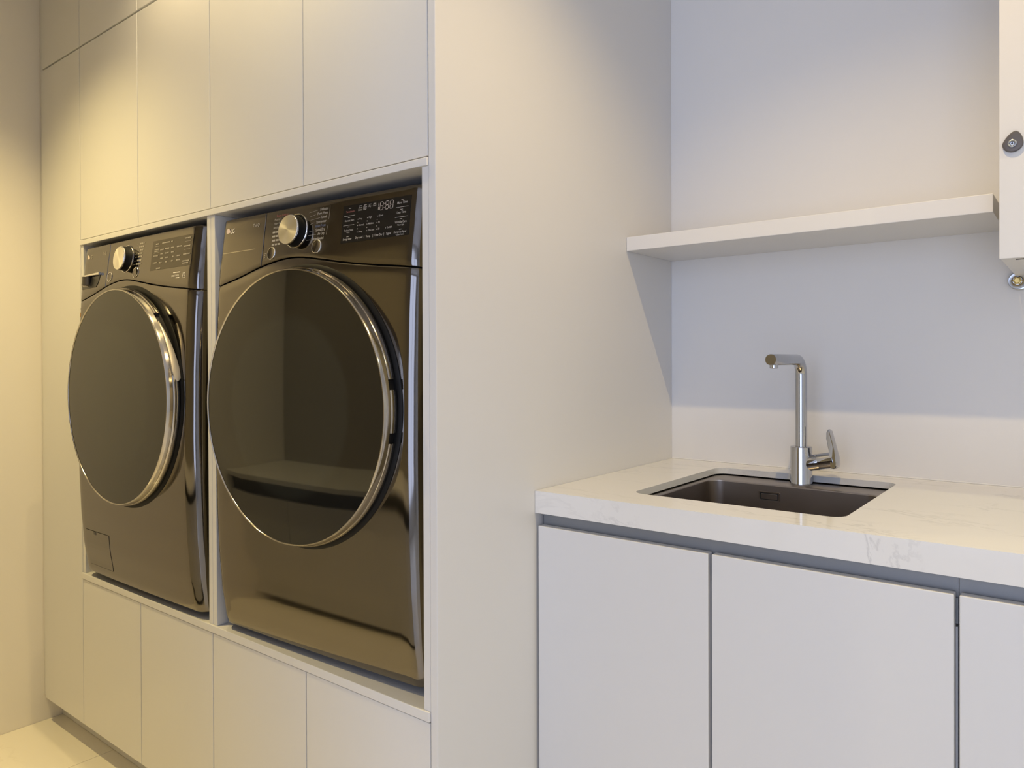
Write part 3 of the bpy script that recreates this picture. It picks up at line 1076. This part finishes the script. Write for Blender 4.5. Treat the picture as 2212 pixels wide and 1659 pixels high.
b.build('valve_arm', CHROME, t, True)
b = MB()
b.tube([(0.0415, 0, 0.0574), (0.0430, 0, 0.0578), (0.0760, 0, 0.0650)], [0.0186, 0.0190, 0.0186], 40)
lv = b.build('lever_hub', CHROME, t, True)
prof = [(0.4882, 0.9750), (0.4870, 0.9890), (0.4828, 1.0080), (0.4755, 1.0350), (0.4692, 1.0540), (0.4655, 1.0570), (0.4622, 1.0500), (0.4620, 1.0360), (0.4660, 1.0150),
        (0.4705, 0.9950), (0.4730, 0.9780), (0.4740, 0.9660), (0.4800, 0.9650), (0.4862, 0.9670)]
prof = [(x - FX, z - ZL) for x, z in prof]
b = MB()
rows = []
for yy, sc in ((-0.0150, 0.80), (-0.0135, 0.93), (-0.0100, 1.0), (0.0100, 1.0), (0.0135, 0.93), (0.0150, 0.80)):
    cx = sum(q[0] for q in prof) / len(prof)
    rows.append([(cx + (x - cx) * sc, yy * (1.25 if z < 0.07 else 0.9), z if sc == 1 else z - (z - 0.087) * (1 - sc) * 0.25) for x, z in prof])
b.grid(rows, True)
b.cap(rows[0][::-1])
b.cap(rows[-1])
b.build('lever', CHROME, lv, True)

# base cabinets under the counter
YD, ZD = 0.3092, 0.8633


def sink_unit(label, edges):
    org = ((edges[0] + edges[-1]) / 2, YD, 0.09)
    t = tag(empty('sink_base_cabinet', org), label, 'cabinet')
    box('carcass', off((edges[0] + 0.001, edges[-1] - 0.001, YD + 0.0215, 0.36, 0.09, ZD - 0.055), org), CARC, t, 0)
    box('pull_channel', off((edges[0] + 0.0005, edges[-1] - 0.0005, YD + 0.026, YD + 0.031, ZD - 0.05, ZCB - 0.0005), org), CHANNEL, t, 0)
    box('channel_floor', off((edges[0] + 0.0005, edges[-1] - 0.0005, YD + 0.0215, YD + 0.0258, ZD - 0.05, ZD - 0.010), org), CHANNEL, t, 0)
    for a, c in zip(edges[:-1], edges[1:]):
        box('door', off((a + 0.0035, c - 0.0035, YD, YD + 0.021, 0.09, ZD), org), LAM, t, 0.0016)
    return t


sink_unit('white two-door base cabinet under the sink', [0.0045, 0.4010, 0.7965])
sink_unit('white base cabinet right of the sink, cut off by the frame', [0.7965, 1.19, 1.585])
tag(box('counter_toe_kick', (0.001, CX1, 0.36, 0.376, FZ + 0.0005, 0.089), LAM, None, 0.001), 'recessed white toe kick under the sink cabinets', 'toe kick')

# shelf
tag(box('floating_shelf', (0.0006, 0.8074, 0.7149, YB - 0.0004, 1.5090, 1.5453), LAM, None, 0.0014), 'thick white floating shelf on the wall above the sink', 'shelf')

# white wall unit at the right edge
YW = 0.60
ORG = (1.03, YW, 1.404)
t = tag(empty('wall_unit', ORG), 'white wall unit at right edge with grey teardrop lock', 'wall unit')
box('casing', off((0.8275, 1.235, YW + 0.002, YB - 0.0006, 1.4040, CEIL - 0.10), ORG), WHITEP, t, 0.002)
box('front_cover', off((0.8268, 1.2355, YW - 0.001, YW + 0.0018, 1.4034, CEIL - 0.0995), ORG), WHITEP, t, 0.0008)
box('vent_slot', off((0.850, 0.866, YW + 0.022, YW + 0.028, 1.4030, 1.4042), ORG), VOID, t, 0)
KC = (0.8473 - ORG[0], YW - 0.0012 - ORG[1], 1.6070 - ORG[2])
b = MB()


def tear(s):
    pts = []
    for k in range(40):
        a = 2 * PI * k / 40 - PI / 2
        rx, rz = 0.0158, 0.0150
        x, z = rx * math.cos(a), rz * math.sin(a)
        if z > 0:
            x *= 1 - 0.30 * (z / rz) ** 1.2
            z *= 1.45
            x += 0.0038 * (z / 0.0218)
        pts.append((x * s, z * s))
    return pts


rows = []
for s, y in ((1.0, 0.0), (1.0, -0.004), (0.95, -0.0058), (0.82, -0.0064), (0.45, -0.0062)):
    rows.append([(KC[0] + x, KC[1] + y, KC[2] + z) for x, z in tear(s)])
b.grid(rows, True)
b.cap(rows[-1][::-1])
lk = b.build('lock_cover', GREYPL, t, True)
b = MB()
b.lathe_y([(0.0068, 0), (0.0068, -0.0012), (0.0056, -0.0018), (0.0044, -0.0008), (0.0042, 0.0004)], KC[0] - 0.0005, KC[2] - 0.0005, 28, yf=lambda x, z: KC[1] - 0.0062)
sc = b.build('lock_screw', ZINC, lk, True)
b = MB()
rows = b.lathe_y([(0.0043, 0.0002), (0.0028, -0.0012), (0.0018, -0.0012), (0.0016, 0.0004)], KC[0] - 0.0005, KC[2] - 0.0005, 6, yf=lambda x, z: KC[1] - 0.0062)
b.cap(rows[-1])
b.build('screw_socket', ZINC, lk)

# pipe outlet on the wall under the unit
PC = (0.8300, YB, 1.3950)
t = tag(empty('pipe_outlet', (PC[0], YB - 0.0004, PC[2])), 'zinc pipe outlet with brass plug on wall below the wall unit', 'pipe fitting')
b = MB()
rows = b.lathe_y([(0.0215, 0), (0.0215, -0.004), (0.0195, -0.0058), (0.012, -0.0062)], 0.004, 0.001, 44)
b.build('backplate', ZINC, t, True)
b = MB()
rows = b.lathe_y([(0.0175, -0.006), (0.0178, -0.010), (0.0165, -0.012), (0.0105, -0.0112), (0.0090, -0.0100)], 0, 0, 44)
b.cap(rows[-1])
b.build('washer_ring', ZINC, t, True)
b = MB()
rows = b.lathe_y([(0.0092, -0.010), (0.0092, -0.0155), (0.0082, -0.0170), (0.0066, -0.0172), (0.0062, -0.0140)], 0, 0, 6)
b.cap(rows[-1])
nb = b.build('brass_nut', BRASS, t)
b = MB()
rows = b.lathe_y([(0.0058, -0.0135), (0.0058, -0.0185), (0.0050, -0.0195)], 0, 0, 24)
b.cap(rows[-1])
b.build('brass_plug', BRASS, nb, True)

# ------------------------------------------------------------------ low counter opposite the machines (seen in their reflections)
LY, LZ = -0.86, 0.75
tag(box('low_worktop', (XL + 0.001, XA - 0.03, YA + 0.001, LY, LZ - 0.022, LZ), LAM, None, 0.0015), 'low white worktop reflected in the dryer door', 'worktop')
org = ((XL + XA) / 2, YA, 0)
t = tag(empty('low_cabinet', org), 'low white cabinet run reflected in the lower dryer front', 'cabinet')
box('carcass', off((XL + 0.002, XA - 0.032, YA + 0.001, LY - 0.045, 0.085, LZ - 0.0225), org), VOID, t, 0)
xs = [XL + 0.002 + k * (XA - 0.034 - XL) / 4 for k in range(5)]
for a, c in zip(xs[:-1], xs[1:]):
    box('door', off((a + 0.0015, c - 0.0015, LY - 0.0445, LY - 0.024, 0.087, 0.660), org), LAM, t, 0.0015)
box('end_board', off((XA - 0.0318, XA - 0.0300, YA + 0.001, LY - 0.024, 0.0, LZ - 0.0225), org), LAM, t, 0)
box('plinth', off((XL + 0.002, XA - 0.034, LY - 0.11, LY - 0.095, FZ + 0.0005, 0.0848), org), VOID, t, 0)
